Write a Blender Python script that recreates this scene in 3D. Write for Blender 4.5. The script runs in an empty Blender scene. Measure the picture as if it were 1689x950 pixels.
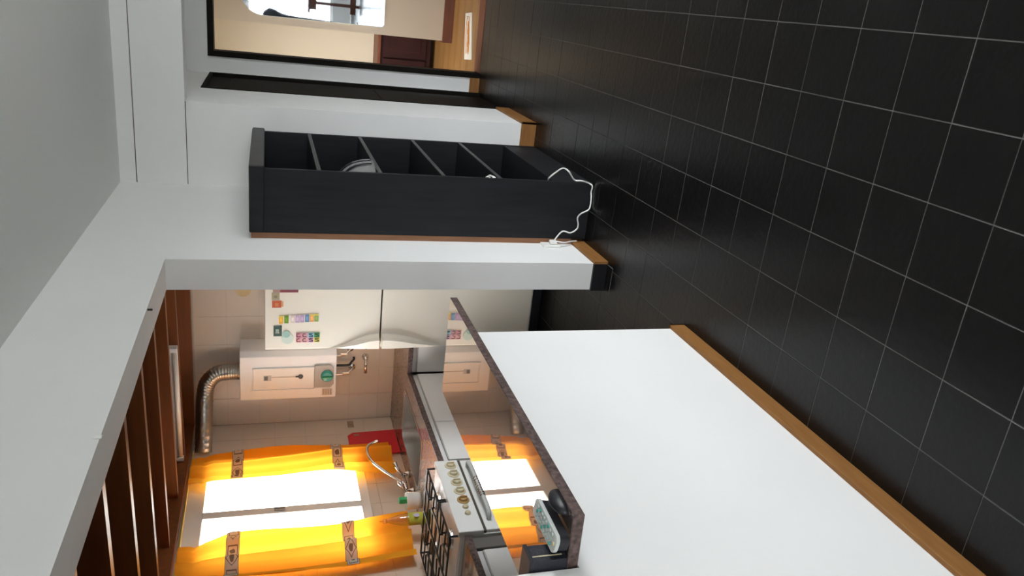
import bpy, bmesh, math, random
from mathutils import Vector, Matrix
random.seed(4)
PI = math.pi
sc = bpy.context.scene
col = sc.collection

# ---------------------------------------------------------------- camera
FPX = 1276.0                                   # focal length in pixels of a 1689 x 950 frame
th, yaw = math.atan(404 / FPX), math.atan(511 / math.hypot(404, FPX))
fw = Vector((-math.sin(yaw) * math.cos(th), math.cos(yaw) * math.cos(th), -math.sin(th)))
rt = Vector((math.cos(yaw), math.sin(yaw), 0)); up = rt.cross(fw)
CAM = Vector((1.207, 0, 1.7))
cd = bpy.data.cameras.new('camera'); cam = bpy.data.objects.new('camera', cd); col.objects.link(cam)
cd.sensor_fit = 'HORIZONTAL'; cd.sensor_width = 36; cd.lens = 36 * FPX / 1689; cd.clip_start = .02
# the phone was held sideways: the picture's right is the room's down
cam.matrix_world = Matrix((( -up.x, rt.x, -fw.x, CAM.x), (-up.y, rt.y, -fw.y, CAM.y), (-up.z, rt.z, -fw.z, CAM.z), (0, 0, 0, 1)))
sc.camera = cam

# ---------------------------------------------------------------- sky, daylight, exposure
w = bpy.data.worlds.new('overcast_sky'); sc.world = w; w.use_nodes = True
bg = w.node_tree.nodes['Background']; bg.inputs[0].default_value = (.95, .975, 1.0, 1); bg.inputs[1].default_value = 17.0
def portal(name, loc, rot, sx, sy):
    l = bpy.data.lights.new(name, 'AREA'); l.shape = 'RECTANGLE'; l.size = sx; l.size_y = sy; l.cycles.is_portal = True
    o = bpy.data.objects.new(name, l); o.location = loc; o.rotation_euler = rot; col.objects.link(o)
portal('kitchen_window_daylight', (-1.80, 3.89, 1.62), (0, -PI / 2, 0), 1.1, 1.0)
portal('living_window_daylight', (3.95, 2.95, 1.2), (0, PI / 2, 0), 1.7, 1.5)
portal('rear_window_daylight', (1.3, -2.55, 1.24), (PI / 2, 0, 0), 2.0, 1.72)
portal('bedroom_window_daylight', (-.75, 7.5, 1.4), (0, -PI / 2, 0), 1.4, 1.0)
vs = sc.view_settings
vs.view_transform = 'Standard'; vs.look = 'None'; vs.gamma = 1; vs.use_curve_mapping = False; vs.exposure = 0.50
sc.cycles.max_bounces = 10; sc.cycles.diffuse_bounces = 6; sc.cycles.transparent_max_bounces = 12
sc.cycles.sample_clamp_indirect = 6

# ---------------------------------------------------------------- materials
def mat(name, c, rough=.6, metal=0, spec=.5, noise=None, bump=None, stretch=(1, 1, 1), coat=0, trans=0, detail=4):
    """noise=(scale, second colour, contrast) mixes the base colour; bump=(scale, strength, distance)"""
    m = bpy.data.materials.new(name); m.use_nodes = True
    N, L = m.node_tree.nodes, m.node_tree.links
    p = N['Principled BSDF']
    p.inputs['Base Color'].default_value = (*c, 1); p.inputs['Roughness'].default_value = rough
    p.inputs['Metallic'].default_value = metal; p.inputs['Specular IOR Level'].default_value = spec
    p.inputs['Coat Weight'].default_value = coat; p.inputs['Transmission Weight'].default_value = trans
    def tex(scale, det):
        tc = N.new('ShaderNodeTexCoord'); mp = N.new('ShaderNodeMapping'); mp.inputs['Scale'].default_value = stretch
        n = N.new('ShaderNodeTexNoise'); n.inputs['Scale'].default_value = scale; n.inputs['Detail'].default_value = det
        L.new(tc.outputs['Object'], mp.inputs[0]); L.new(mp.outputs[0], n.inputs['Vector']); return n
    if noise:
        n = tex(noise[0], detail); r = N.new('ShaderNodeValToRGB'); k = noise[2]
        r.color_ramp.elements[0].position = .5 - k; r.color_ramp.elements[1].position = .5 + k
        r.color_ramp.elements[0].color = (*c, 1); r.color_ramp.elements[1].color = (*noise[1], 1)
        L.new(n.outputs['Fac'], r.inputs[0]); L.new(r.outputs[0], p.inputs['Base Color'])
    if bump:
        n = tex(bump[0], 6); b = N.new('ShaderNodeBump'); b.inputs['Strength'].default_value = bump[1]; b.inputs['Distance'].default_value = bump[2]
        L.new(n.outputs['Fac'], b.inputs['Height']); L.new(b.outputs[0], p.inputs['Normal'])
    return m
M = {}
M['plaster'] = mat('white_plaster', (.80, .795, .785), .8, noise=(3, (.77, .765, .755), .3), bump=(60, .08, .004))
M['ceil'] = mat('ceiling_paint', (.72, .72, .70), .9, bump=(50, .08, .004))
M['slate'] = mat('black_slate_tile', (.0028, .0025, .0027), .28, spec=.30, noise=(9, (.0055, .0045, .0047), .25), bump=(38, .35, .004))
M['grout'] = mat('grey_grout', (.135, .13, .12), .9)
M['skirt'] = mat('black_skirting', (.012, .012, .014), .35)
M['oak'] = mat('brown_baseboard_wood', (.30, .140, .042), .5, spec=.22, noise=(7, (.205, .088, .026), .3), stretch=(1, 1, 8))
M['black_wood'] = mat('black_stained_wood', (.005, .0055, .0075), .6, spec=.26, noise=(6, (.013, .014, .017), .25), stretch=(6, 6, .6), bump=(30, .2, .002))
M['black_edge'] = mat('black_wood_worn_edge', (.055, .055, .057), .5, noise=(14, (.03, .03, .032), .3))
M['raw_wood'] = mat('raw_brown_wood', (.27, .12, .055), .6, noise=(9, (.18, .075, .03), .3), stretch=(5, 5, .5))
M['frame'] = mat('dark_door_wood', (.003, .0025, .002), .6, spec=.12, noise=(8, (.008, .005, .003), .3), stretch=(5, 5, .5))
M['rafter'] = mat('varnished_rafter_wood', (.23, .070, .018), .38, noise=(6, (.145, .042, .011), .3), stretch=(.6, 6, 6))
M['ceilboard'] = mat('dark_ceiling_board', (.085, .03, .012), .55, noise=(6, (.06, .02, .009), .3), stretch=(.6, 6, 6))
M['tile'] = mat('cream_wall_tile', (.66, .58, .49), .28, noise=(4, (.62, .54, .455), .3))
M['tgrout'] = mat('tile_grout', (.50, .44, .37), .9)
M['kpl'] = mat('kitchen_cream_plaster', (.66, .59, .50), .8)
M['steel'] = mat('stainless_steel', (.62, .60, .57), .25, 1)
M['chrome'] = mat('chrome', (.75, .73, .70), .12, 1)
M['alu'] = mat('flexible_aluminium', (.50, .49, .45), .33, 1, bump=(90, .3, .003))
M['white_enamel'] = mat('white_enamel', (.80, .80, .78), .25)
M['white_lam'] = mat('white_laminate', (.76, .75, .74), .4)
M['grey_lam'] = mat('grey_edge_strip', (.42, .41, .40), .45)
M['dark_grey'] = mat('dark_grey_panel', (.14, .13, .12), .4)
M['fridge'] = mat('cream_fridge_enamel', (.88, .85, .75), .35)
M['seal'] = mat('dark_seal', (.07, .06, .04), .7)
M['iron'] = mat('black_cast_iron', (.012, .012, .012), .45)
M['black_pl'] = mat('black_plastic', (.012, .012, .016), .4)
M['black_weave'] = mat('black_woven', (.013, .014, .024), .55, bump=(160, .6, .004))
M['grey_pl'] = mat('grey_plastic', (.52, .54, .52), .4)
M['white_pl'] = mat('white_plastic', (.80, .79, .76), .4)
M['grey_key'] = mat('pale_grey_key', (.40, .45, .42), .5)
M['amber'] = mat('aged_ivory_knob', (.66, .60, .42), .35, noise=(20, (.55, .45, .26), .3))
M['amber2'] = mat('browned_ivory_knob', (.46, .28, .09), .35, noise=(30, (.30, .15, .035), .3))
M['red'] = mat('red_plastic', (.62, .012, .03), .35)
M['tan'] = mat('tan_plate', (.33, .25, .15), .5)
M['green'] = mat('green_plastic', (.03, .32, .10), .5)
M['lime'] = mat('yellow_green_label', (.55, .58, .08), .45)
M['lilac'] = mat('lilac_print', (.50, .46, .62), .5)
M['teal'] = mat('teal_dial', (.03, .30, .24), .35)
M['hgrey'] = mat('heater_grey_panel', (.42, .38, .34), .4)
M['heater'] = mat('heater_white_enamel', (.84, .86, .87), .3)
M['inset'] = mat('heater_cream_panel', (.86, .84, .80), .35)
M['cream_wall'] = mat('cream_bedroom_wall', (.64, .545, .41), .85)
M['beige_wall'] = mat('beige_bedroom_wall', (.60, .52, .43), .85)
M['mahog'] = mat('mahogany', (.040, .009, .008), .6, spec=.2, noise=(7, (.022, .006, .006), .3), stretch=(5, 5, .6))
M['redwood'] = mat('red_brown_skirting', (.17, .045, .014), .45, noise=(7, (.12, .03, .01), .3), stretch=(.6, 6, 6))
M['plank'] = mat('honey_floor_plank', (.36, .19, .060), .4, noise=(5, (.25, .12, .034), .3), stretch=(.5, 9, 9))
M['plank2'] = mat('warm_floor_plank', (.31, .15, .048), .4, noise=(5, (.22, .10, .03), .3), stretch=(.5, 9, 9))
M['orange_print'] = mat('orange_print', (.62, .22, .04), .8)
M['mat_white'] = mat('white_cotton', (.70, .64, .55), .9)
M['navy'] = mat('dark_navy_cloth', (.010, .011, .018), .9)
M['chair_wood'] = mat('reddish_chair_wood', (.13, .042, .022), .45, noise=(7, (.08, .025, .012), .3), stretch=(5, 5, .6))
M['blue_cloth'] = mat('grey_blue_cloth', (.13, .18, .21), .9, noise=(5, (.09, .12, .15), .3))
M['grey_cloth'] = mat('grey_cloth', (.20, .20, .195), .85, bump=(60, .3, .004))
M['tube'] = mat('tube_lamp_glass', (.82, .78, .70), .3)
M['mirror'] = mat('mirror_glass', (.66, .71, .74), .015, 1)
M['outdoor'] = mat('grey_paving', (.34, .34, .325), .9)

def clear_mat(name, tint, gloss):
    m = bpy.data.materials.new(name); m.use_nodes = True; N, L = m.node_tree.nodes, m.node_tree.links
    N.remove(N['Principled BSDF']); t = N.new('ShaderNodeBsdfTransparent'); t.inputs[0].default_value = (*tint, 1)
    g = N.new('ShaderNodeBsdfGlossy'); g.inputs['Roughness'].default_value = .03; x = N.new('ShaderNodeMixShader'); x.inputs[0].default_value = gloss
    L.new(t.outputs[0], x.inputs[1]); L.new(g.outputs[0], x.inputs[2]); L.new(x.outputs[0], N['Material Output'].inputs[0]); return m
M['glass'] = clear_mat('window_glass', (.97, .98, .98), .06)
M['bottle'] = clear_mat('clear_bottle_plastic', (.90, .88, .72), .10)

def granite(name, gloss, rough):
    """dark brown speckled stone under a mirror-like polish"""
    m = mat(name, (.030, .018, .015), .5, noise=(75, (.15, .095, .085), .16), detail=6); N, L = m.node_tree.nodes, m.node_tree.links
    if gloss:
        g = N.new('ShaderNodeBsdfGlossy'); g.inputs['Color'].default_value = (1, .93, .85, 1); g.inputs['Roughness'].default_value = rough
        x = N.new('ShaderNodeMixShader'); x.inputs[0].default_value = gloss
        L.new(N['Principled BSDF'].outputs[0], x.inputs[1]); L.new(g.outputs[0], x.inputs[2]); L.new(x.outputs[0], N['Material Output'].inputs[0])
    return m
M['granite_top'] = granite('polished_brown_granite', .66, .02)
M['granite_counter'] = granite('kitchen_brown_granite', .42, .12)
M['granite_edge'] = granite('brown_granite_edge', 0, 0)

def curtain_mat(name, c, band=None):
    m = bpy.data.materials.new(name); m.use_nodes = True; N, L = m.node_tree.nodes, m.node_tree.links
    N.remove(N['Principled BSDF']); d = N.new('ShaderNodeBsdfDiffuse'); t = N.new('ShaderNodeBsdfTranslucent'); x = N.new('ShaderNodeMixShader')
    x.inputs[0].default_value = .22 if band else .30
    d.inputs[0].default_value = (*c, 1); t.inputs[0].default_value = (*c, 1)
    if band:                                   # printed border: diamonds and squares with a dark rose in each
        def mth(op, a, b=None):
            n = N.new('ShaderNodeMath'); n.operation = op
            for i, v in ((0, a), (1, b)):
                if v is None: continue
                if isinstance(v, (int, float)): n.inputs[i].default_value = v
                else: L.new(v, n.inputs[i])
            return n.outputs[0]
        tc = N.new('ShaderNodeTexCoord'); sp = N.new('ShaderNodeSeparateXYZ'); L.new(tc.outputs['UV'], sp.inputs[0])
        u0 = sp.outputs[0]; u = mth('SUBTRACT', mth('FRACT', u0), .5); v = mth('SUBTRACT', sp.outputs[1], .5)
        au, av = mth('ABSOLUTE', u), mth('ABSOLUTE', v)
        dia = mth('ADD', au, av); box = mth('MAXIMUM', au, av)
        odd = mth('GREATER_THAN', mth('FRACT', mth('MULTIPLY', u0, .5)), .5)
        shp = mth('ADD', mth('MULTIPLY', dia, odd), mth('MULTIPLY', mth('MULTIPLY', box, 1.25), mth('SUBTRACT', 1, odd)))
        ring = mth('LESS_THAN', mth('ABSOLUTE', mth('SUBTRACT', shp, .43)), .035)
        rr = mth('ADD', mth('MULTIPLY', u, u), mth('MULTIPLY', v, v))
        nz = N.new('ShaderNodeTexNoise'); nz.inputs['Scale'].default_value = 5; L.new(tc.outputs['UV'], nz.inputs['Vector'])
        rose = mth('LESS_THAN', rr, mth('MULTIPLY', nz.outputs['Fac'], .075))
        edge = mth('GREATER_THAN', av, .46)
        k = mth('MAXIMUM', mth('MAXIMUM', ring, rose), edge)
        mx = N.new('ShaderNodeMix'); mx.data_type = 'RGBA'; L.new(k, mx.inputs['Factor'])
        mx.inputs['A'].default_value = (*c, 1); mx.inputs['B'].default_value = (*band, 1)
        L.new(mx.outputs['Result'], d.inputs[0]); L.new(mx.outputs['Result'], t.inputs[0])
    L.new(d.outputs[0], x.inputs[1]); L.new(t.outputs[0], x.inputs[2]); L.new(x.outputs[0], N['Material Output'].inputs[0]); return m
M['curtain'] = curtain_mat('amber_curtain_cloth', (.88, .37, .028))
M['band'] = curtain_mat('printed_curtain_border', (.56, .50, .42), (.17, .13, .10))

# ---------------------------------------------------------------- mesh helpers
class MB:
    def __init__(s): s.v, s.f = [], []
    def add(s, v, f):
        k = len(s.v); s.v += [tuple(p) for p in v]; s.f += [tuple(i + k for i in q) for q in f]; return s
    def box(s, a, b):
        (x0, y0, z0), (x1, y1, z1) = a, b
        x0, x1 = min(x0, x1), max(x0, x1); y0, y1 = min(y0, y1), max(y0, y1); z0, z1 = min(z0, z1), max(z0, z1)
        return s.add([(x0, y0, z0), (x1, y0, z0), (x1, y1, z0), (x0, y1, z0), (x0, y0, z1), (x1, y0, z1), (x1, y1, z1), (x0, y1, z1)],
                     [(3, 2, 1, 0), (4, 5, 6, 7), (0, 1, 5, 4), (1, 2, 6, 5), (2, 3, 7, 6), (3, 0, 4, 7)])
    def tube(s, pts, r, n=10, caps=True):
        pts = [Vector(p) for p in pts]; R = r if isinstance(r, (list, tuple)) else [r] * len(pts)
        ref = None; rings = []
        for i, p in enumerate(pts):
            d = (pts[min(i + 1, len(pts) - 1)] - pts[max(i - 1, 0)]).normalized()
            if ref is None: ref = d.orthogonal().normalized()
            ref = (ref - d * ref.dot(d)).normalized(); q = d.cross(ref)
            rings.append([p + (ref * math.cos(2 * PI * k / n) + q * math.sin(2 * PI * k / n)) * R[i] for k in range(n)])
        v = [p for g in rings for p in g]; f = []
        for i in range(len(pts) - 1):
            for k in range(n): f.append((i * n + k, i * n + (k + 1) % n, (i + 1) * n + (k + 1) % n, (i + 1) * n + k))
        if caps: f += [tuple(range(n))[::-1], tuple((len(pts) - 1) * n + k for k in range(n))]
        return s.add(v, f)
    def lathe(s, prof, c, axis='z', n=24):
        """prof = [(radius, height)] turned about an axis through c"""
        c = Vector(c); v = []; f = []
        for r, h in prof:
            for k in range(n):
                a, b = r * math.cos(2 * PI * k / n), r * math.sin(2 * PI * k / n)
                v.append(c + Vector({'z': (a, b, h), 'x': (h, a, b), 'y': (b, h, a)}[axis]))
        for i in range(len(prof) - 1):
            for k in range(n): f.append((i * n + k, i * n + (k + 1) % n, (i + 1) * n + (k + 1) % n, (i + 1) * n + k))
        f += [tuple(range(n))[::-1], tuple((len(prof) - 1) * n + k for k in range(n))]
        return s.add(v, f)
    def prism(s, poly, fn, d):
        """polygon of 2-D points mapped by fn(u, v, w), thick from w = 0 to w = d"""
        n = len(poly); v = [fn(u, q, 0) for u, q in poly] + [fn(u, q, d) for u, q in poly]
        return s.add(v, [tuple(range(n))[::-1], tuple(range(n, 2 * n))] + [(k, (k + 1) % n, n + (k + 1) % n, n + k) for k in range(n)])
    def build(s, name, m, parent=None, bevel=0, smooth=False, seg=2):
        me = bpy.data.meshes.new(name); bm = bmesh.new()
        vs_ = [bm.verts.new(p) for p in s.v]
        for q in s.f:
            try: bm.faces.new([vs_[i] for i in q])
            except ValueError: pass
        bmesh.ops.recalc_face_normals(bm, faces=bm.faces)
        if bevel: bmesh.ops.bevel(bm, geom=list(bm.edges), offset=bevel, segments=seg, profile=.5, affect='EDGES', clamp_overlap=True)
        for q in bm.faces: q.smooth = smooth
        bm.to_mesh(me); bm.free()
        me.materials.append(M[m] if isinstance(m, str) else m)
        o = bpy.data.objects.new(name, me); col.objects.link(o)
        if parent: place(o, parent)
        return o
def place(o, parent):
    o.parent = parent; o.matrix_parent_inverse = Matrix.Translation(-parent.location) if parent.type == 'EMPTY' else Matrix.Identity(4)
def tag(o, label=None, cat=None, group=None, kind=None):
    for k, v in (('label', label), ('category', cat), ('group', group), ('kind', kind)):
        if v: o[k] = v
    return o
def thing(name, label, cat, loc, group=None):
    o = bpy.data.objects.new(name, None); o.location = loc; o.empty_display_size = .05; col.objects.link(o); return tag(o, label, cat, group)
def box(name, a, b, m, parent=None, bevel=0, seg=2): return MB().box(a, b).build(name, m, parent, bevel, seg=seg)
def struct(name, boxes, m, label, cat, bevel=0):
    b = MB()
    for a, c in boxes: b.box(a, c)
    return tag(b.build(name, m, None, bevel), label, cat, kind='structure')
def smooth_path(pts, n=6):
    P = [Vector(p) for p in pts]; out = []
    for i in range(len(P) - 1):
        a, b, c, d = P[max(i - 1, 0)], P[i], P[i + 1], P[min(i + 2, len(P) - 1)]
        for k in range(n):
            t = k / n
            out.append(.5 * ((2 * b) + (c - a) * t + (2 * a - 5 * b + 4 * c - d) * t * t + (3 * b - a - 3 * c + d) * t ** 3))
    return out + [P[-1]]

# ---------------------------------------------------------------- the setting: living room
RX, BY, EY = 3.8, -2.4, 6.494           # right wall, rear wall, end wall
NY, NX = 4.915, .49                     # recess wall behind the bookcase, corridor wall
KX, KY0 = -1.668, .6                    # kitchen window wall, kitchen near wall
CZ, BZ = 2.52, 2.13                     # ceiling, underside of header
floor = struct('floor', [((KX - .2, BY, -.12), (RX, EY + .15, -.0012))], 'grout', 'black square slate tiles with thin pale joints', 'floor')
T = .2125; TX0, TY0 = -.017, .138
rest = MB()
def tile_spot(i, j):
    return TX0 + i * T, TY0 + j * T
proto = MB().box((.0014, .0014, -.004), (T - .0014, T - .0014, 0)).build('tile', 'slate', floor, bevel=.0008, seg=1)
first = True
for i in range(-8, 18):
    for j in range(-12, 30):
        x, y = tile_spot(i, j)
        if y > EY - .01: continue
        if y + T > EY:
            if x > NX - .25 and x + T < RX: box('tile', (x + .0014, y + .0014, -.004), (x + T - .0014, EY, 0), 'slate', floor)
            continue
        show = (0 <= i <= 6 and y > .55 and not (x < NX - .1 and y > NY)) or (-5 <= i < 0 and 2.3 < y < 4.4)
        if show:
            if first: o = proto; first = False
            else: o = proto.copy(); col.objects.link(o)
            o.location = (x, y, random.uniform(-.0004, .0004)); o.rotation_euler = (random.uniform(-.0015, .0015), random.uniform(-.0015, .0015), 0)
        elif x + T < RX and x > KX - .2 and y > BY:
            rest.box((x + .0014, y + .0014, -.004), (x + T - .0014, y + T - .0014, 0))
tag(rest.build('distant_tiles', 'slate', floor), kind='stuff')
edge = box('threshold_strip', (-.145, 3.44, 0), (0, 3.515, .001), 'grout', floor)
for k in range(2): box('tile', (-.142, 3.443 + k * .036, .0005), (-.003, 3.476 + k * .036, .0022), 'slate', floor)

struct('ceiling', [((-.145, BY, CZ), (RX, EY + .15, CZ + .1))], 'ceil', 'flat grey-white living room ceiling', 'ceiling')
wl = struct('wall_left', [((-.145, BY, 0), (0, 1.331, CZ)), ((-.145, 1.331, BZ), (0, 3.519, CZ)), ((-.145, 3.519, 0), (0, NY, CZ)), ((-.13, 1.331, 0), (0, 2.676, 1.005))],
            'plaster', 'white wall with wide kitchen opening, low bar wall and header', 'wall')
box('skirting', (-.147, 3.505, 0), (.0, 3.519, .078), 'skirt', wl)
box('clip', (.0, 2.022, 2.124), (.006, 2.036, 2.146), 'white_pl', wl, .002)
box('nail', (-.012, 2.952, 2.112), (-.006, 2.958, 2.13), 'iron', wl)
struct('wall_recess', [((KX - .2, NY, 0), (NX, NY + .15, CZ))], 'plaster', 'white wall behind the black bookcase', 'wall')
struct('wall_corridor', [((NX - .12, NY + .15, 0), (NX, 5.56, CZ)), ((NX - .12, 5.56, 2.115), (NX, EY, CZ)), ((NX - .12, 6.47, 0), (NX, EY, 2.115))], 'plaster', 'white corridor wall beside the black door', 'wall')
struct('wall_end', [((NX - .12, EY, 0), (.612, EY + .13, CZ)), ((.612, EY, 2.125), (1.46, EY + .13, CZ)), ((1.46, EY, 0), (RX, EY + .13, CZ))], 'plaster', 'white end wall around the bedroom doorway', 'wall')
struct('wall_right', [((RX, BY, 0), (RX + .15, 2.2, CZ)), ((RX, 3.7, 0), (RX + .15, EY + .13, CZ)), ((RX, 2.2, 0), (RX + .15, 3.7, .35)), ((RX, 2.2, 2.05), (RX + .15, 3.7, CZ))], 'plaster', 'white living room wall with the wide window', 'wall')
struct('wall_rear', [((-.145, BY - .15, 0), (0, BY, CZ)), ((2.3, BY - .15, 0), (RX, BY, CZ)), ((0, BY - .15, 0), (.3, BY, CZ)), ((.3, BY - .15, 0), (2.3, BY, .38)), ((.3, BY - .15, 2.1), (2.3, BY, CZ))], 'plaster', 'white rear wall with a window', 'wall')
struct('trim_1', [((0, NY - .008, 2.155), (NX, NY, 2.428)), ((NX, NY - .008, 2.155), (RX, NY + .15, 2.428))], 'plaster', 'white lintel beam spanning the corridor entrance', 'beam')
struct('trim_2', [((0, NY - .008, 2.434), (NX, NY, CZ)), ((NX, NY - .008, 2.434), (RX, NY + .15, CZ))], 'plaster', 'white crown band under the ceiling above the lintel', 'trim')
struct('trim_3', [((0, NY - .001, 2.42), (RX, NY + .14, 2.44)), ((0, NY - .004, 2.1505), (NX, NY, 2.157))], 'dark_grey', 'thin dark joint between lintel and crown band', 'trim')
# baseboards
struct('baseboard_bar', [((0, 1.331 - 2, 0), (.016, 2.69, .068)), ((-.13, 2.676, 0), (.016, 2.69, .068))], 'oak', 'brown wooden baseboard along the white bar wall', 'baseboard', .002)
struct('baseboard_left', [((0, 3.505, 0), (.016, NY, .078))], 'oak', 'brown wooden baseboard beside the black bookcase', 'baseboard', .002)
struct('baseboard_recess', [((.016, NY - .016, 0), (NX + .016, NY, .10))], 'oak', 'short brown baseboard right of the black bookcase', 'baseboard', .002)
struct('baseboard_corridor', [((NX, NY - .016, 0), (NX + .016, 5.56, .10))], 'oak', 'brown baseboard running into the corridor to the black door', 'baseboard', .002)
struct('baseboard_end', [((NX, EY - .015, 0), (.612, EY, .082))], 'oak', 'small brown baseboard between black door and bedroom doorway', 'baseboard', .002)
# black corridor door
d1 = struct('door_1', [((NX - .05, 5.60, .0), (NX - .02, 6.43, 2.09))], 'frame', 'black door seen edge-on in the corridor wall', 'door')
box('door_frame', (NX - .06, 5.56, 0), (NX + .006, 5.60, 2.115), 'frame', d1)
box('door_frame', (NX - .06, 6.43, 0), (NX + .006, 6.47, 2.115), 'frame', d1)
box('door_frame', (NX - .06, 5.60, 2.09), (NX + .006, 6.43, 2.115), 'frame', d1)
for z0, z1 in ((.15, .9), (1.02, 1.95)): box('door_panel', (NX - .022, 5.72, z0), (NX - .012, 6.31, z1), 'frame', d1, .004)
# bedroom doorway frame
d2 = struct('door_2', [((.612, EY - .014, 0), (.652, EY + .14, 2.085))], 'frame', 'dark wooden frame of the bedroom doorway', 'door frame')
box('head_jamb', (.612, EY - .014, 2.085), (1.46, EY + .14, 2.128), 'frame', d2)
box('side_jamb', (1.42, EY - .014, 0), (1.46, EY + .14, 2.085), 'frame', d2)
# living room windows (the daylight behind and beside the camera)
def window_unit(name, label, axis, pos, a0, a1, z0, z1, nm):
    root = bpy.data.objects.new(name, None); col.objects.link(root); tag(root, label, 'window', kind='structure')
    def bar(nm_, p0, p1, q0, q1, t0, t1, m):
        if axis == 'x': return box(nm_, (pos + t0, p0, q0), (pos + t1, p1, q1), m, root)
        return box(nm_, (p0, pos + t0, q0), (p1, pos + t1, q1), m, root)
    fwid = .05
    bar('window_frame', a0, a1, z0, z0 + fwid, -.02, .04, 'white_enamel'); bar('window_frame', a0, a1, z1 - fwid, z1, -.02, .04, 'white_enamel')
    bar('window_frame', a0, a0 + fwid, z0 + fwid, z1 - fwid, -.02, .04, 'white_enamel'); bar('window_frame', a1 - fwid, a1, z0 + fwid, z1 - fwid, -.02, .04, 'white_enamel')
    step = (a1 - a0) / nm
    for k in range(1, nm): bar('mullion', a0 + k * step - .025, a0 + k * step + .025, z0 + fwid, z1 - fwid, -.015, .03, 'white_enamel')
    for k in range(nm): bar('pane', a0 + k * step + .03, a0 + (k + 1) * step - .03, z0 + fwid, z1 - fwid, .004, .008, 'glass')
    return root
window_unit('window_2', 'wide white-framed living room window', 'x', RX + .06, 2.2, 3.7, .35, 2.05, 2)
window_unit('window_3', 'white-framed window in the rear wall, seen in the mirror', 'y', BY - .08, .3, 2.3, .38, 2.1, 3)

# the ground outside, below the windows
tag(MB().add([(-60, -60, -.25), (60, -60, -.25), (60, 60, -.25), (-60, 60, -.25)], [(0, 1, 2, 3)]).build('ground_outside', 'outdoor'), 'paved ground outside the windows', 'ground', kind='structure')

# ---------------------------------------------------------------- the setting: kitchen shell
WY0, WY1, WZ0, WZ1 = 3.40, 4.40, 1.11, 2.147
wk = struct('wall_kitchen', [((KX - .2, KY0, 0), (KX, WY0, 2.5)), ((KX - .2, WY1, 0), (KX, NY, 2.5)), ((KX - .2, WY0, 0), (KX, WY1, WZ0)), ((KX - .2, WY0, WZ1), (KX, WY1, 2.5))],
            'tgrout', 'cream tiled kitchen wall with the curtained window', 'wall')
wn = struct('wall_kitchen_end', [((KX, NY - .006, 0), (-.145, NY, 2.16))], 'tgrout', 'cream tiled kitchen end wall behind fridge and water heater', 'wall')
struct('wall_kitchen_near', [((KX - .2, KY0 - .15, 0), (-.145, KY0, 2.5))], 'kpl', 'cream kitchen wall nearest the camera', 'wall')
TS = .2
def wall_tiles(parent, axis, u0, u1, z0, z1, hole=None):
    z = z0
    while z < z1 - .01:
        zt = min(z + TS, z1); u = u0
        while u < u1 - .01:
            ut = min(u + TS, u1); cells = [(u, ut, z, zt)]
            if hole:
                a, b, c, d = hole; out = []
                for p, q, r, s in cells:
                    if q <= a or p >= b or s <= c or r >= d: out.append((p, q, r, s)); continue
                    if p < a: out.append((p, a, r, s))
                    if q > b: out.append((b, q, r, s))
                    p2, q2 = max(p, a), min(q, b)
                    if r < c: out.append((p2, q2, r, c))
                    if s > d: out.append((p2, q2, d, s))
                cells = out
            for p, q, r, s in cells:
                if q - p < .01 or s - r < .01: continue
                g = .0008
                if axis == 'x': box('wall_tile', (KX, p + g, r + g), (KX + .005, q - g, s - g), 'tile', parent)
                else: box('wall_tile', (p + g, NY - .011, r + g), (q - g, NY - .006, s - g), 'tile', parent)
            u = ut
        z = zt
wall_tiles(wk, 'x', 2.3, NY - .011, .85, 2.15, (WY0, WY1, WZ0, WZ1))
wall_tiles(wn, 'y', KX + .005, -.145, .75, 2.15)
kc = struct('ceiling_kitchen', [((KX - .2, KY0, 2.36), (-.145, NY, 2.46))], 'ceilboard', 'dark wooden kitchen ceiling on rafters', 'ceiling')
for y in (1.10, 1.52, 1.93, 2.35, 2.77, 3.20, 3.60, 4.03, 4.45):
    MB().add([(KX, y + .012, 2.185), (-.145, y - .012, 2.205), (-.145, y + .033, 2.205), (KX, y + .057, 2.185),
              (KX, y + .012, 2.362), (-.145, y - .012, 2.362), (-.145, y + .033, 2.362), (KX, y + .057, 2.362)],
             [(3, 2, 1, 0), (4, 5, 6, 7), (0, 1, 5, 4), (1, 2, 6, 5), (2, 3, 7, 6), (3, 0, 4, 7)]).build('rafter', 'rafter', kc)
box('wall_plate', (KX, NY - .06, 2.16), (-.145, NY, 2.362), 'rafter', kc)
box('wall_plate', (KX, KY0, 2.16), (KX + .05, NY - .06, 2.362), 'rafter', kc)
# kitchen window
w1 = bpy.data.objects.new('window_1', None); col.objects.link(w1); tag(w1, 'blown-out white kitchen window between amber curtains', 'window', kind='structure')
fx0, fx1 = KX - .06, KX + .012
box('window_frame', (fx0, WY0, 2.045), (fx1, WY1, WZ1), 'white_enamel', w1, .003)
box('window_frame', (fx0, WY0, WZ0), (fx1, WY1, 1.165), 'white_enamel', w1, .003)
box('window_frame', (fx0, WY0, 1.165), (fx1, WY0 + .05, 2.045), 'white_enamel', w1, .003)
box('window_frame', (fx0, WY1 - .05, 1.165), (fx1, WY1, 2.045), 'white_enamel', w1, .003)
box('mullion', (fx0, 3.866, 1.165), (fx1 + .008, 3.925, 2.045), 'white_enamel', w1, .003)
box('latch', (fx1 + .008, 3.885, 1.60), (fx1 + .02, 3.905, 1.66), 'dark_grey', w1, .003)
for a, b in ((WY0 + .05, 3.866), (3.925, WY1 - .05)): box('pane', (KX - .04, a, 1.165), (KX - .036, b, 2.045), 'glass', w1)

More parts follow.
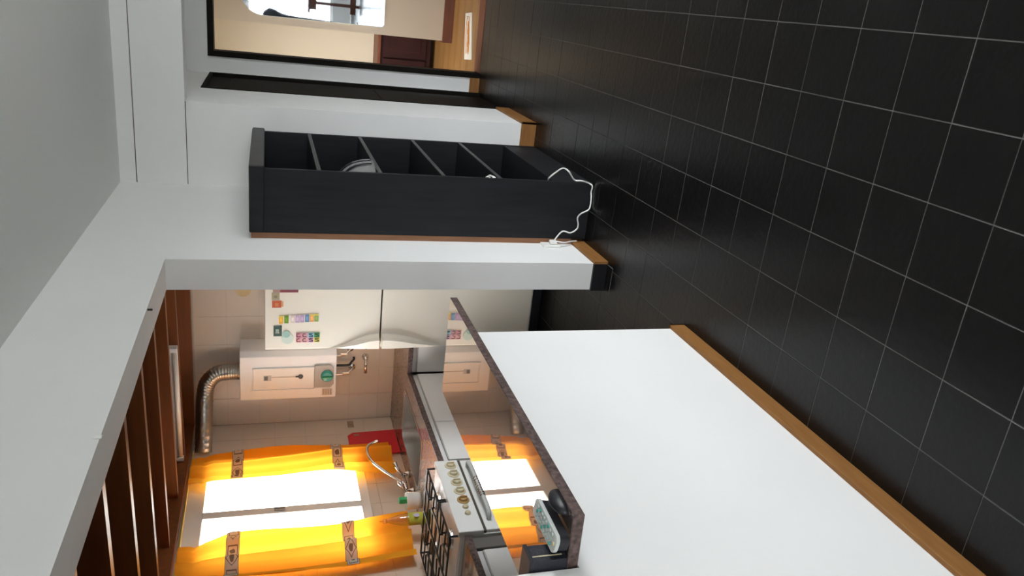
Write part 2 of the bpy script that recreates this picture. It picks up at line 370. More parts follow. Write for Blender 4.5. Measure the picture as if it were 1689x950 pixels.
# ---------------------------------------------------------------- bedroom beyond the doorway
FY = 8.75
bf = struct('floor_bedroom', [((-.6, EY + .13, -.12), (2.6, FY, -.004))], 'mahog', 'honey wooden bedroom floor', 'floor')
y = EY + .19; k = 0
while y < FY:
    x = -.6 - (k % 3) * .35
    while x < 2.6:
        a, b = max(x, -.6), min(x + 1.1, 2.6)
        if b - a > .05: box('plank', (a + .001, y + .001, -.006), (b - .001, min(y + .085, FY) - .001, 0), 'plank' if (k + int(x * 7)) % 3 else 'plank2', bf)
        x += 1.1
    y += .085; k += 1
box('threshold', (.652, EY, -.01), (1.42, EY + .19, .004), 'redwood', bf, .003)
struct('wall_bedroom_back', [((-.6, FY, 0), (2.6, FY + .1, 2.5))], 'cream_wall', 'cream bedroom wall behind the dark chest', 'wall')
struct('wall_bedroom_left', [((-.7, EY + .13, 0), (-.6, 6.95, 2.5)), ((-.7, 8.0, 0), (-.6, FY, 2.5)), ((-.7, 6.95, 0), (-.6, 8.0, .7)), ((-.7, 6.95, 2.1), (-.6, 8.0, 2.5))], 'cream_wall', 'cream bedroom wall with its window', 'wall')
struct('wall_bedroom_right', [((2.6, EY + .13, 0), (2.7, FY + .1, 2.5))], 'cream_wall', 'cream bedroom wall at the right', 'wall')
struct('wall_bedroom_front', [((-.7, EY + .128, 0), (.612, EY + .132, 2.5)), ((1.46, EY + .128, 0), (2.6, EY + .132, 2.5)), ((.612, EY + .128, 2.128), (1.46, EY + .132, 2.5))], 'cream_wall', 'cream inner side of the doorway wall', 'wall')
struct('wall_mirror', [((.825, 7.674, 0), (2.6, 7.80, 2.5))], 'beige_wall', 'beige partition wall carrying the mirror', 'wall')
struct('baseboard_mirror', [((.81, 7.655, 0), (2.6, 7.674, .095)), ((.81, 7.674, 0), (.825, 7.80, .095))], 'redwood', 'red-brown baseboard under the mirror', 'baseboard', .002)
struct('ceiling_bedroom', [((-.7, EY + .13, 2.5), (2.7, FY + .1, 2.6))], 'cream_wall', 'bedroom ceiling', 'ceiling')
window_unit('window_4', 'bedroom window in the left wall', 'x', -.66, 6.95, 8.0, .7, 2.1, 2)
# mirror with rounded corners
poly = []
X0, X1, Z0, Z1 = .895, 1.46, .655, 1.93
for cx, cz, r, a0 in ((X0 + .03, Z0 + .03, .03, 180), (X1 - .03, Z0 + .03, .03, 270), (X1 - .2, Z1 - .2, .2, 0), (X0 + .2, Z1 - .2, .2, 90)):
    for q in range(9): a = math.radians(a0 + q * 90 / 8); poly.append((cx + r * math.cos(a), cz + r * math.sin(a)))
mr = thing('wall_mirror_panel', 'frameless mirror with rounded corners on the beige bedroom wall', 'mirror', (1.18, 7.674, Z0))
MB().prism(poly, lambda u, v, t: (u, 7.672 - t, v), .006).build('glass', 'mirror', mr)
bp = [(1.1775 + (u - 1.1775) * 1.012, 1.2925 + (v - 1.2925) * 1.006) for u, v in poly]
MB().prism(bp, lambda u, v, t: (u, 7.674 - t, v), .004).build('backing', 'grey_pl', mr)
ch = thing('chest', 'dark mahogany chest against the cream bedroom wall', 'chest', (.55, 8.55, 0))
box('body', (.16, 8.43, .05), (.98, 8.74, .575), 'mahog', ch, .004)
box('top', (.14, 8.40, .575), (1.0, 8.745, .61), 'redwood', ch, .006)
for a, b in ((.20, .56), (.58, .94)):
    dd = box('door', (a, 8.415, .10), (b, 8.43, .55), 'mahog', ch, .004); box('panel', (a + .06, 8.409, .16), (b - .06, 8.416, .49), 'mahog', dd, .003)
for x in (.20, .90): box('foot', (x, 8.46, 0), (x + .05, 8.52, .05), 'mahog', ch)
rg = thing('door_mat', 'white mat with an orange pattern on the wooden bedroom floor', 'mat', (.92, 6.98, 0))
MB().add([(.735, 6.80, .001), (1.12, 6.93, .001), (1.105, 7.16, .001), (.715, 7.06, .001), (.735, 6.80, .008), (1.12, 6.93, .008), (1.105, 7.16, .008), (.715, 7.06, .008)],
         [(3, 2, 1, 0), (4, 5, 6, 7), (0, 1, 5, 4), (1, 2, 6, 5), (2, 3, 7, 6), (3, 0, 4, 7)]).build('cloth', 'mat_white', rg)
for k in range(5):
    cx = .81 + k * .052; cy = 6.945 + (k * .052) * .30
    MB().lathe([(.03 + .012 * (k % 2), 0), (.03 + .012 * (k % 2), .002)], (cx, cy, .008), 'z', 8).build('print', 'orange_print', rg)
MB().tube([(.77, 6.93, .009), (.87, 6.93, .009), (1.08, 7.0, .009), (1.08, 7.07, .009), (.98, 7.08, .009), (.77, 7.0, .009)], .0035, 5).build('print_line', 'orange_print', rg)

# ---------------------------------------------------------------- bar top
bt = thing('bar_counter', 'polished dark granite bar top on the white half wall', 'counter', (-.06, 2.0, 1.005))
pl = [(-.27, 1.331), (.14, 1.345), (.143, 2.688), (-.258, 2.69)]
pl = [(-.27, 1.333), (.138, 1.345), (.143, 2.688), (-.262, 2.69)]
MB().prism(pl, lambda u, v, t: (u, v, 1.005 + t), .0278).build('slab', 'granite_edge', bt, .002, seg=1)
MB().prism([(u * .99, v + (.003 if v < 2 else -.003)) for u, v in pl], lambda u, v, t: (u, v, 1.0325 + t), .0008).build('polished_face', 'granite_top', bt)

# ---------------------------------------------------------------- black bookcase
bk = thing('bookcase', 'tall black open bookcase standing against the white wall', 'bookcase', (.19, 4.37, 0))
sy0, sy1, sx0, sx1 = 3.851, 4.885, .030, .351
box('side_panel', (sx0, sy0, 0), (sx1, sy0 + .024, 1.715), 'black_wood', bk, .0015)
box('side_panel', (sx0, sy1 - .024, 0), (sx1, sy1, 1.715), 'black_wood', bk, .0015)
box('crown', (sx0, sy0 - .006, 1.713), (sx1 + .012, sy1 + .006, 1.784), 'black_wood', bk, .006)
box('crown_front', (sx1 + .004, sy0 - .004, 1.716), (sx1 + .016, sy1 + .004, 1.781), 'black_edge', bk, .004)
box('back_panel', (sx0, sy0 + .024, .02), (sx0 + .008, sy1 - .024, 1.713), 'black_wood', bk)
box('wall_batten', (.001, sy0 + .002, .08), (sx0, sy1 - .004, 1.775), 'raw_wood', bk)
for z in (.523, .829, 1.156, 1.458):
    s = box('shelf', (sx0 + .008, sy0 + .024, z - .012), (sx1 - .004, sy1 - .024, z + .008), 'black_wood', bk)
    box('shelf_edge', (sx1 - .004, sy0 + .024, z - .012), (sx1, sy1 - .024, z + .008), 'black_edge', s)
box('base_shelf', (sx0 + .008, sy0 + .024, .205), (sx1 - .002, sy1 - .024, .223), 'black_wood', bk)
box('plinth', (sx1 - .03, sy0 + .024, 0), (sx1 - .004, sy1 - .024, .205), 'black_wood', bk)
# grey bag on the shelf
gb = thing('grey_bag', 'grey domed bag with dark straps on a bookcase shelf', 'bag', (.27, 4.07, 1.164))
v, f = [], []
for i in range(9):
    a = PI / 2 * i / 8
    for j in range(24):
        b = 2 * PI * j / 24; v.append((.255 + .108 * math.cos(a) * math.cos(b), 4.09 + .17 * math.cos(a) * math.sin(b), 1.1645 + .175 * math.sin(a) ** .9))
for i in range(8):
    for j in range(24): f.append((i * 24 + j, i * 24 + (j + 1) % 24, (i + 1) * 24 + (j + 1) % 24, (i + 1) * 24 + j))
f.append(tuple(range(24))[::-1])
MB().add(v, f).build('body', 'grey_cloth', gb, smooth=True)
for yy in (4.03, 4.10):
    MB().tube([(.255 + .112 * math.cos(a), yy, 1.166 + .178 * math.sin(a) ** .9 * math.sqrt(max(0, 1 - ((yy - 4.09) / .17) ** 2))) for a in [PI * .02 + PI * .96 * q / 12 for q in range(13)]], .006, 6).build('strap', 'black_pl', gb)
cb = thing('cable_bundle', 'small white cable bundle on a low bookcase shelf', 'cable', (.33, 3.95, .531))
for r_, z_ in ((.03, .546), (.034, .558), (.026, .571)):
    MB().tube([(.315 + r_ * math.cos(a), 3.93 + r_ * 1.2 * math.sin(a), z_ + .008 * math.sin(2 * a)) for a in [2 * PI * q / 20 for q in range(21)]], .0045, 6).build('coil', 'white_pl', cb, smooth=True)
# white cord and plug
tag(MB().tube(smooth_path([(.335, 3.93, .228), (.362, 3.875, .25), (.40, 3.85, .225), (.43, 3.825, .196), (.425, 3.77, .182), (.372, 3.815, .125), (.372, 3.80, .09), (.352, 3.845, .03), (.338, 3.835, .008),
                           (.30, 3.842, .006), (.27, 3.83, .006), (.222, 3.825, .008), (.205, 3.815, .025), (.185, 3.82, .058), (.156, 3.835, .068), (.12, 3.838, .058), (.092, 3.838, .062), (.07, 3.835, .098), (.078, 3.835, .144), (.045, 3.83, .178), (.02, 3.81, .20)], 6), .0042, 8)
    .build('power_cord', 'white_pl', smooth=True), 'white power cord looping out of the bookcase to the wall', 'cord')
ot = thing('wall_socket', 'white plug and socket low on the wall beside the bookcase', 'socket', (.0, 3.81, .2))
box('plate', (0, 3.775, .17), (.012, 3.845, .265), 'white_pl', ot, .003)
box('plug', (.012, 3.79, .185), (.034, 3.825, .225), 'white_pl', ot, .006)
MB().tube(smooth_path([(.03, 3.80, .19), (.024, 3.80, .14), (.022, 3.83, .09), (.02, 3.846, .05)]), .004, 8).build('lead', 'white_pl', ot, smooth=True)

# ---------------------------------------------------------------- fridge
FYF = 4.35
fr = thing('refrigerator', 'cream two-door refrigerator covered with magnets, behind the pier', 'refrigerator', (-.55, 4.6, 0))
fx0, fx1 = -.845, -.25
box('body', (fx0 + .006, FYF + .05, .06), (fx1 - .006, 4.89, 1.70), 'fridge', fr, .006)
box('kick_plate', (fx0 + .02, FYF + .06, .0), (fx1 - .02, 4.87, .06), 'black_pl', fr)
def fdoor(z0, z1, grip_low):
    d = box('door', (fx0, FYF, z0), (fx1, FYF + .05, z1), 'fridge', fr, .005)
    n = 16; L = .292 if grip_low else .42; v = []; f = []          # raised grip that widens towards the gap
    for q in range(n + 1):
        t = q / n; wd = .004 + .088 * math.sin(t * PI / 2) ** 1.5; h = .001 + .042 * math.sin(t * PI / 2)
        z = z0 + .004 + (1 - t) * L if grip_low else z1 - .004 - (1 - t) * L
        sl = min(.028, wd * .45)
        v += [(fx0 + .002, FYF + .001, z), (fx0 + .004, FYF - h * .75, z), (fx0 + wd - sl, FYF - h, z), (fx0 + wd - sl * .45, FYF - h * .72, z), (fx0 + wd, FYF + .001, z)]
    for q in range(n):
        for k in range(5): f.append((q * 5 + k, q * 5 + (k + 1) % 5, (q + 1) * 5 + (k + 1) % 5, (q + 1) * 5 + k))
    f += [(0, 1, 2, 3, 4), tuple(n * 5 + k for k in range(5))[::-1]]
    MB().add(v, f).build('handle', 'fridge', d)
    return d
fdoor(1.043, 1.712, True); fdoor(.085, 1.033, False)
box('gap_seal', (fx0 + .006, FYF + .03, 1.030), (fx1 - .006, FYF + .052, 1.046), 'seal', fr)
# magnets and photos on the freezer door
MG = 'magnets on the refrigerator door'
def magnet(name, label, x0, x1, z0, z1, c, extra=()):
    m = M.get('mg_' + name + str(len(bpy.data.materials))) or mat('magnet_print', c, .5)
    o = thing(name, label, 'magnet', ((x0 + x1) / 2, FYF, (z0 + z1) / 2), MG)
    box('card', (x0, FYF - .004, z0), (x1, FYF, z1), m, o)
    for a, b, cc, d, c2 in extra: box('print', (x0 + (x1 - x0) * a, FYF - .0052, z0 + (z1 - z0) * cc), (x0 + (x1 - x0) * b, FYF - .004, z0 + (z1 - z0) * d), mat('magnet_ink', c2, .5), o)
    return o
magnet('photo_magnet', 'maroon photo magnet on the fridge, partly behind the pier', -.48, -.40, 1.527, 1.668, (.26, .07, .09), ((0, 1, .72, 1, (.45, .30, .26)), (.2, .8, .70, .74, (.8, .72, .62)), (.3, .7, .8, .95, (.72, .6, .5))))
magnet('photo_magnet', 'grey-green photo magnet at the fridge corner', -.525, -.483, 1.631, 1.675, (.42, .37, .24), ((.3, .6, .3, .7, (.26, .25, .16)),))
magnet('photo_magnet', 'red-orange photo magnet near the top of the fridge', -.575, -.533, 1.621, 1.672, (.60, .13, .06), ((.15, .85, -.22, 0, (.80, .42, .20)), (.2, .7, .3, .7, (.7, .25, .1))))
cols = [('yellow and orange', 1.634, (.85, .46, .05)), ('leaf green', 1.604, (.16, .30, .02)), ('whitish', 1.568, (.74, .66, .64)), ('pale lilac', 1.541, (.55, .42, .58)), ('deeper lilac', 1.514, (.50, .37, .55)), ('blue', 1.486, (.17, .30, .48)), ('orange and lilac', 1.459, (.80, .40, .14)), ('green and yellow', 1.433, (.28, .42, .12))]
for i, (nm, z, c) in enumerate(cols):
    sh = i * .0015
    magnet('letter_magnet', nm + ' magnet in the row of eight on the fridge', -.676 + sh, -.628 + sh, z - .024, z, c, ((.25, .75, .25, .8, tuple(min(1, q * 1.35) for q in c)), (.82, 1, 0, 1, (.85, .70, .12) if i in (0, 6, 7) else c)))
magnet('square_magnet', 'dark green square magnet with a pale figure on the fridge', -.757, -.692, 1.617, 1.664, (.035, .085, .065), ((.35, .7, .35, .75, (.32, .40, .34)), (.3, .42, .3, .8, (.6, .62, .55))))
pm = thing('pot_magnet', 'pale teal round pot magnet on the fridge', 'magnet', (-.76, FYF, 1.59), MG)
MB().lathe([(.034, 0), (.034, .003)], (-.775, FYF - .003, 1.585), 'y', 20).build('pot', mat('pale_teal', (.62, .74, .66), .5), pm)
MB().lathe([(.022, 0), (.022, .003)], (-.745, FYF - .0045, 1.592), 'y', 20).build('lid', mat('teal_print', (.33, .56, .50), .5), pm)
gcol = [[(.62, .30, .36), (.80, .42, .44)], [(.62, .36, .42), (.80, .46, .48)], [(.30, .58, .72), (.75, .42, .60)], [(.10, .42, .14), (.78, .70, .12)]]
inkm = mat('letter_ink', (.03, .05, .06), .6); ink2 = mat('letter_ink_maroon', (.13, .04, .06), .6)
names = [['dusty pink', 'salmon pink'], ['mauve', 'rose'], ['sky blue', 'orchid'], ['green', 'yellow']]
for r in range(4):
    for c in range(2):
        x1 = -.738 - c * .0315; x0 = x1 - .031; z1 = 1.537 - r * .0345; z0 = z1 - .034
        o = magnet('alphabet_magnet', names[r][c] + ' square magnet in the block of eight on the fridge', x0, x1, z0, z1, gcol[r][c])
        cx, cz = (x0 + x1) / 2, (z0 + z1) / 2
        if r < 2: P_ = [(-.009, -.010), (-.009, .008), (-.004, .011), (.006, .011), (.009, .006), (.009, -.004)]
        else: P_ = [(-.009, .011), (-.010, -.006), (-.006, -.011), (0, -.004), (.004, .008), (.009, .009), (.010, -.011)]
        MB().tube(smooth_path([(cx + a, FYF - .0042, cz + b) for a, b in P_], 4), .0024, 5).build('letter', ink2 if r < 2 else inkm, o)
tag(MB().lathe([(.046, 0), (.046, .012), (.036, .02)], (-.672, NY - .032, 1.845), 'y', 28).build('round_wall_cap', mat('yellowed_cap', (.60, .46, .24), .5)), 'round yellowish cap on the kitchen wall above the fridge', 'wall cap')

# ---------------------------------------------------------------- water heater, duct, pipes
HY = 4.70
ht = thing('water_heater', 'white wall-mounted gas water heater beside the fridge', 'water heater', (-1.21, 4.8, 1.262))
MB().prism([(-1.374, NY - .012), (-1.374, HY + .008), (-1.366, HY), (-1.062, HY), (-1.030, HY + .03), (-1.024, NY - .012)], lambda u, v, t: (u, v, 1.262 + t), .605).build('casing', 'heater', ht, .004)
MB().prism([(-1.294, 1.404), (-1.294, 1.784), (-1.145, 1.784), (-1.145, 1.404)], lambda u, v, t: (u, HY - t, v), .006).build('front_inset', 'inset', ht, .002)
for a, b in (((-1.300, HY - .012, 1.40), (-1.294, HY, 1.79)), ((-1.145, HY - .012, 1.40), (-1.139, HY, 1.79)), ((-1.294, HY - .012, 1.784), (-1.145, HY, 1.79))): box('rim', a, b, 'heater', ht, .002)
MB().prism([(-1.288, 1.300), (-1.288, 1.404), (-1.125, 1.404), (-1.125, 1.300), (-1.15, 1.278), (-1.262, 1.278)], lambda u, v, t: (u, HY - t, v), .016).build('control_panel', 'hgrey', ht, .003)
dl = MB().lathe([(.040, 0), (.040, -.012), (.032, -.024)], (-1.200, HY - .016, 1.323), 'y', 28).build('dial', 'teal', ht)
box('dial_grip', (-1.204, HY - .05, 1.288), (-1.196, HY - .038, 1.358), 'green', dl, .002)
box('dial_mark', (-1.225, HY - .0405, 1.325), (-1.207, HY - .039, 1.345), mat('pale_teal_mark', (.2, .55, .45), .5), dl)
sg = box('sight_slot', (-1.208, HY - .0075, 1.50), (-1.203, HY - .006, 1.70), mat('slot_shade', (.55, .46, .38), .6), ht)
MB().lathe([(.016, 0), (.014, -.008)], (-1.205, HY - .006, 1.490), 'y', 20).build('sight_hole', 'black_pl', ht)
box('sight_tail', (-1.209, HY - .010, 1.50), (-1.201, HY - .006, 1.522), 'black_pl', ht)
lg = box('badge', (-1.228, HY - .0085, 1.674), (-1.192, HY - .006, 1.722), 'grey_pl', ht)
box('badge_print', (-1.224, HY - .0095, 1.695), (-1.196, HY - .0085, 1.718), 'dark_grey', lg)
lb = box('rating_label', (-1.352, HY - .002, 1.285), (-1.305, HY, 1.352), mat('label_paper', (.60, .53, .45), .7), ht)
for k in range(4): box('label_line', (-1.347, HY - .003, 1.293 + k * .015), (-1.310, HY - .002, 1.298 + k * .015), mat('label_ink', (.35, .29, .22), .7), lb)
pts = smooth_path([(-1.205, 4.79, 1.8685), (-1.205, 4.79, 1.93), (-1.215, 4.785, 2.01), (-1.27, 4.765, 2.066), (-1.36, 4.73, 2.082), (-1.50, 4.66, 2.085), (-1.664, 4.585, 2.088)], 14)
tag(MB().tube(pts, [.052 + .0022 * math.sin(i * 2.1) for i in range(len(pts))], 20).build('exhaust_duct', 'alu', smooth=True), 'bent silver aluminium exhaust duct above the water heater', 'duct')
def wall_pipe(label, x, z0, z1, m, valve):
    o = thing('water_pipe', label, 'pipe', (x, 4.88, z1))
    MB().tube(smooth_path([(x, 4.86, 1.264), (x, 4.86, z0), (x + .02, 4.865, z1 + .02), (x + .035, 4.88, z1), (x + .035, NY - .011, z1)], 5), .008, 8).build('pipe', m, o, smooth=True)
    if valve:
        MB().lathe([(.024, 0), (.024, -.006), (.012, -.012)], (x + .035, NY - .011, z1), 'y', 18).build('flange', 'chrome', o)
        MB().lathe([(.013, -.02), (.013, .022)], (x + .01, 4.862, z1 + .045), 'z', 10).build('nut', 'steel', o)
wall_pipe('silver water pipe with flange, nearest the fridge', -1.14, 1.21, 1.155, 'chrome', True)
wall_pipe('dark bent gas pipe under the water heater', -1.215, 1.17, 1.128, 'iron', False)
wall_pipe('silver water pipe with flange under the heater dial', -1.285, 1.20, 1.138, 'chrome', True)
ft = thing('wall_tap', 'small chrome wall tap below the water heater', 'tap', (-1.19, 4.88, 1.05))
MB().lathe([(.024, 0), (.022, -.008), (.010, -.016), (.010, -.05)], (-1.175, NY - .011, 1.05), 'y', 18).build('flange', 'chrome', ft, smooth=True)
MB().tube([(-1.175, 4.86, 1.05), (-1.21, 4.845, 1.052), (-1.265, 4.83, 1.053)], [.009, .009, .012], 10).build('spout', 'chrome', ft, smooth=True)
tag(MB().lathe([(.012, 0), (.008, -.006), (.003, -.012)], (-1.110, NY - .011, 1.045), 'y', 10).build('pipe_plug', 'iron'), 'small black plug in the tiled wall by the tap', 'plug')

# ---------------------------------------------------------------- cabinets, counters, sink, stove
CT, CF = .85, -1.05
G = 'white kitchen base cabinets'
def cabinet(label, a, b, doors, facing, low=False):
    o = thing('base_cabinet', label, 'cabinet', ((a[0] + b[0]) / 2, (a[1] + b[1]) / 2, 0), G)
    box('body', (a[0], a[1], .10), (b[0], b[1], .66 if low else .82), 'white_lam', o)
    if low: box('top_rail', (b[0] - .02, a[1], .66), (b[0], b[1], .82), 'white_lam', o)
    box('toe_kick', (a[0] + .02, a[1] + .02, 0), (b[0] - .02, b[1] - .02, .10), 'black_pl', o)
    for p, q in doors:
        if facing == 'x': d = box('door', (b[0] + .001, p + .002, .12), (b[0] + .018, q - .002, .782), 'white_lam', o, .002); box('edge_pull', (b[0] + .004, p + .003, .782), (b[0] + .016, q - .003, .788), 'grey_lam', d)
        else: d = box('door', (p + .002, a[1] - .018, .12), (q - .002, a[1] - .001, .782), 'white_lam', o, .002); box('edge_pull', (p + .003, a[1] - .016, .782), (q - .003, a[1] - .004, .788), 'grey_lam', d)
    return o
cabinet('white cabinet between the fridge and the kitchen corner', (-1.06, 4.42, 0), (-.86, 4.895, 0), [(-1.055, -.865)], 'y')
cabinet('white two-door cabinet under the sink', (-1.655, 3.40, 0), (-1.075, 4.41, 0), [(3.40, 3.789), (3.789, 4.39)], 'x', True)
cabinet('white cabinet on the near side of the stove', (-1.655, 1.75, 0), (-1.075, 2.69, 0), [(1.75, 2.2), (2.2, 2.68)], 'x')
tag(box('filler_panel', (-1.60, 2.698, .0), (-1.062, 2.768, .82), 'dark_grey', None, .002), 'dark grey filler panel between stove and near cabinet', 'panel')
ct = thing('kitchen_counter', 'brown granite L-shaped counter around the sink', 'counter', (-1.35, 4.1, .82))
skx0, skx1, sky0, sky1 = -1.53, -1.185, 3.79, 4.42
b_ = MB()
for a, c in (((KX + .006, 3.36), (skx0, 4.90)), ((skx1, 3.36), (CF, 4.383)), ((skx0, 3.36), (skx1, sky0)), ((skx0, sky1), (skx1, 4.90)), ((skx1, 4.383), (-.856, 4.90))): b_.box((*a, .822), (*c, CT))
b_.build('slab', 'granite_counter', ct)
box('front_edge', (CF - .002, 3.36, .820), (CF + .004, 4.383, CT + .0006), 'granite_edge', ct)
box('front_edge', (CF, 4.377, .820), (-.856, 4.383, CT + .0006), 'granite_edge', ct)
c2 = thing('kitchen_counter', 'brown granite counter on the near side of the stove', 'counter', (-1.35, 2.2, .82))
box('slab', (KX + .006, 1.75, .822), (CF, 2.765, CT), 'granite_counter', c2)
box('front_edge', (CF - .002, 1.75, .820), (CF + .004, 2.765, CT + .0006), 'granite_edge', c2)
sk = thing('kitchen_sink', 'stainless steel sink sunk in the brown granite counter', 'sink', (-1.36, 4.04, .65))
v, f = [], []
def rr(x0, x1, y0, y1, r, z):
    out = []
    for cx, cy, a0 in ((x1 - r, y1 - r, 0), (x0 + r, y1 - r, 90), (x0 + r, y0 + r, 180), (x1 - r, y0 + r, 270)):
        for q in range(7): a = math.radians(a0 + q * 15); out.append((cx + r * math.cos(a), cy + r * math.sin(a), z))
    return out
L_ = [rr(skx0 - .012, skx1 + .012, sky0 - .012, sky1 + .012, .05, CT + .0015), rr(skx0 + .008, skx1 - .008, sky0 + .008, sky1 - .008, .06, CT + .001), rr(skx0 + .016, skx1 - .016, sky0 + .016, sky1 - .016, .06, .71), rr(skx0 + .05, skx1 - .05, sky0 + .05, sky1 - .05, .05, .685)]
for g in L_: v += g
n = len(L_[0])
for i in range(3):
    for k in range(n): f.append((i * n + k, i * n + (k + 1) % n, (i + 1) * n + (k + 1) % n, (i + 1) * n + k))
f.append(tuple(3 * n + k for k in range(n)))
MB().add(v, f).build('basin', 'steel', sk)
MB().lathe([(.04, 0), (.04, .004), (.03, .005)], (-1.36, 4.04, .685), 'z', 20).build('drain', 'dark_grey', sk)
# tap over the sink
tp = thing('kitchen_faucet', 'chrome gooseneck faucet over the sink below the window', 'faucet', (-1.60, 3.98, CT))
MB().tube(smooth_path([(-1.60, 3.995, .90), (-1.575, 4.005, .945), (-1.54, 4.06, 1.022), (-1.525, 4.155, 1.084), (-1.515, 4.25, 1.098), (-1.51, 4.305, 1.078), (-1.51, 4.335, 1.035)], 6), .0095, 12).build('spout', 'chrome', tp, smooth=True)
MB().tube([(-1.51, 4.334, 1.04), (-1.508, 4.340, 1.022)], .012, 12).build('nozzle', 'chrome', tp)
MB().tube([(-1.60, 4.09, .895), (-1.60, 3.90, .895)], .014, 12).build('bridge', 'chrome', tp, smooth=True)
MB().lathe([(.022, 0), (.018, .02), (.015, .055)], (-1.60, 3.99, .885), 'z', 14).build('body', 'chrome', tp, smooth=True)
for yy, hy in ((4.085, 4.14), (3.905, 3.93)):
    MB().lathe([(.026, 0), (.02, .012), (.013, .045)], (-1.60, yy, CT), 'z', 14).build('foot', 'chrome', tp, smooth=True)
    MB().tube([(-1.60, yy, .90), (-1.575, (yy + hy) / 2, .922), (-1.545, hy, .940)], [.014, .011, .015], 10).build('handle', 'chrome', tp, smooth=True)
# stove
st = thing('gas_stove', 'white gas stove with black grates and ivory knobs', 'stove', (-1.33, 3.06, 0))
sX, sY0, sY1 = -1.03, 2.776, 3.352
box('body', (-1.62, sY0, .05), (sX - .02, sY1, .865), 'white_enamel', st, .004)
box('plinth', (-1.58, sY0 + .03, 0), (sX - .05, sY1 - .03, .05), 'black_pl', st)
box('control_panel', (sX - .03, sY0, .758), (sX, sY1, .877), 'white_enamel', st, .004)
box('panel_gap', (sX - .019, sY0 + .003, .745), (sX - .006, sY1 - .003, .757), 'seal', st)
od = box('oven_door', (sX - .019, sY0 + .004, .20), (sX - .002, sY1 - .004, .745), 'white_enamel', st, .004)
MB().tube(smooth_path([(sX, 3.28, .718), (sX + .035, 3.26, .718), (sX + .04, 3.06, .718), (sX + .035, 2.87, .718), (sX, 2.85, .718)], 6), .011, 10).build('handle', 'grey_pl', od, smooth=True)
for k in range(9): MB().lathe([(.0125, 0), (.0155, .004), (.0155, .008), (.0125, .012)], (sX + .039, 2.97 + k * .018, .718), 'y', 12).build('handle_ring', 'chrome', od)
box('lower_drawer', (sX - .019, sY0 + .004, .06), (sX - .002, sY1 - .004, .19), 'white_enamel', st, .004)
for k, (yy, m) in enumerate(((3.300, 'amber'), (3.226, 'amber'), (3.153, 'amber'), (3.081, 'amber'), (3.008, 'amber2'))):
    o = MB().lathe([(.030, 0), (.030, .003), (.0215, .005), (.019, .016), (.015, .018)], (sX, yy, .803), 'x', 22).build('knob', m, st)
    box('grip', (sX + .016, yy - .004, .786), (sX + .024, yy + .004, .820), m, o, .002)
for yy in (2.953, 2.905): MB().lathe([(.015, 0), (.013, .010), (.008, .013)], (sX, yy, .805), 'x', 16).build('button', 'amber', st)
box('hob', (-1.60, sY0 + .006, .865), (sX - .036, sY1 - .006, .869), 'white_enamel', st)
for by in (2.92, 3.21):
    for bx in (-1.18, -1.46):
        o = MB().lathe([(.05, 0), (.048, .010), (.03, .014)], (bx, by, .869), 'z', 20).build('burner', 'steel', st)
        MB().lathe([(.036, 0), (.036, .008), (.025, .011)], (bx, by, .883), 'z', 20).build('burner_cap', 'iron', o)
for gy0, gy1 in ((2.795, 3.055), (3.068, 3.335)):
    g_ = MB(); z = .912; r = .0052
    g_.tube([(-1.065, gy0, z), (-1.59, gy0, z), (-1.59, gy1, z), (-1.065, gy1, z), (-1.065, gy0, z)], r, 6)
    ym = (gy0 + gy1) / 2; g_.tube([(-1.32, gy0, z), (-1.32, gy1, z)], r, 6)
    for bx in (-1.18, -1.46):
        for a, b in (((bx, gy0), (bx, ym - .035)), ((bx, gy1), (bx, ym + .035)), ((bx - .13, ym), (bx - .035, ym)), ((bx + .115, ym), (bx + .035, ym))): g_.tube([(*a, z), (*b, z + .004), (b[0], b[1], z - .012)], r, 6)
        for dy in (-.065, .065): g_.tube([(bx - .13, ym + dy, z), (bx - .05, ym + dy * .8, z), (bx + .05, ym + dy * .8, z), (bx + .115, ym + dy, z)], r * .8, 6)
    for x_ in (-1.065, -1.59):
        for y_ in (gy0, gy1): g_.tube([(x_, y_, z), (x_, y_, .869)], r, 6)
    g_.build('grate', 'iron', st)
tag(box('tile_ledge', (KX + .0055, 2.0, .852), (-1.625, 3.20, .925), 'white_enamel', None, .012), 'white ledge along the wall behind the stove', 'ledge')

# ---------------------------------------------------------------- small kitchen things
rb = thing('cutting_board', 'red plastic cutting board leaning on the wall by the sink', 'cutting board', (-1.62, 4.6, .852))
MB().prism([(4.405, .853), (4.69, .853), (4.69, 1.14), (4.66, 1.175), (4.405, 1.175)], lambda u, q, t: (-1.648 - (q - .853) * .03 + t, u, q), .009).build('board', 'red', rb, .002)
MB().prism([(4.645, 1.10), (4.665, 1.10), (4.665, 1.135), (4.645, 1.135)], lambda u, q, t: (-1.6385 - (q - .853) * .03 + t, u, q), .0012).build('grip_slot', 'tan', rb)
so = thing('wall_outlet', 'small tan outlet plate on the kitchen wall above the red board', 'outlet', (KX, 4.82, 1.14))
box('plate', (KX + .005, 4.785, 1.12), (KX + .013, 4.86, 1.162), 'tan', so, .002)
box('switch', (KX + .013, 4.805, 1.13), (KX + .017, 4.84, 1.152), 'tan', so, .001)
mg = thing('white_mug', 'white mug holding a green sponge beside the faucet', 'mug', (-1.575, 3.73, CT))
MB().lathe([(.045, .001), (.05, .02), (.052, .085), (.046, .085), (.044, .012), (.0, .010)], (-1.532, 3.715, CT), 'z', 24).build('cup', 'white_pl', mg, smooth=True)
box('sponge', (-1.545, 3.710, .87), (-1.515, 3.74, .975), 'green', mg, .004)
bo = thing('dish_soap_bottle', 'clear dish soap bottle with a yellow-green label beside the mug', 'bottle', (-1.52, 3.53, CT))
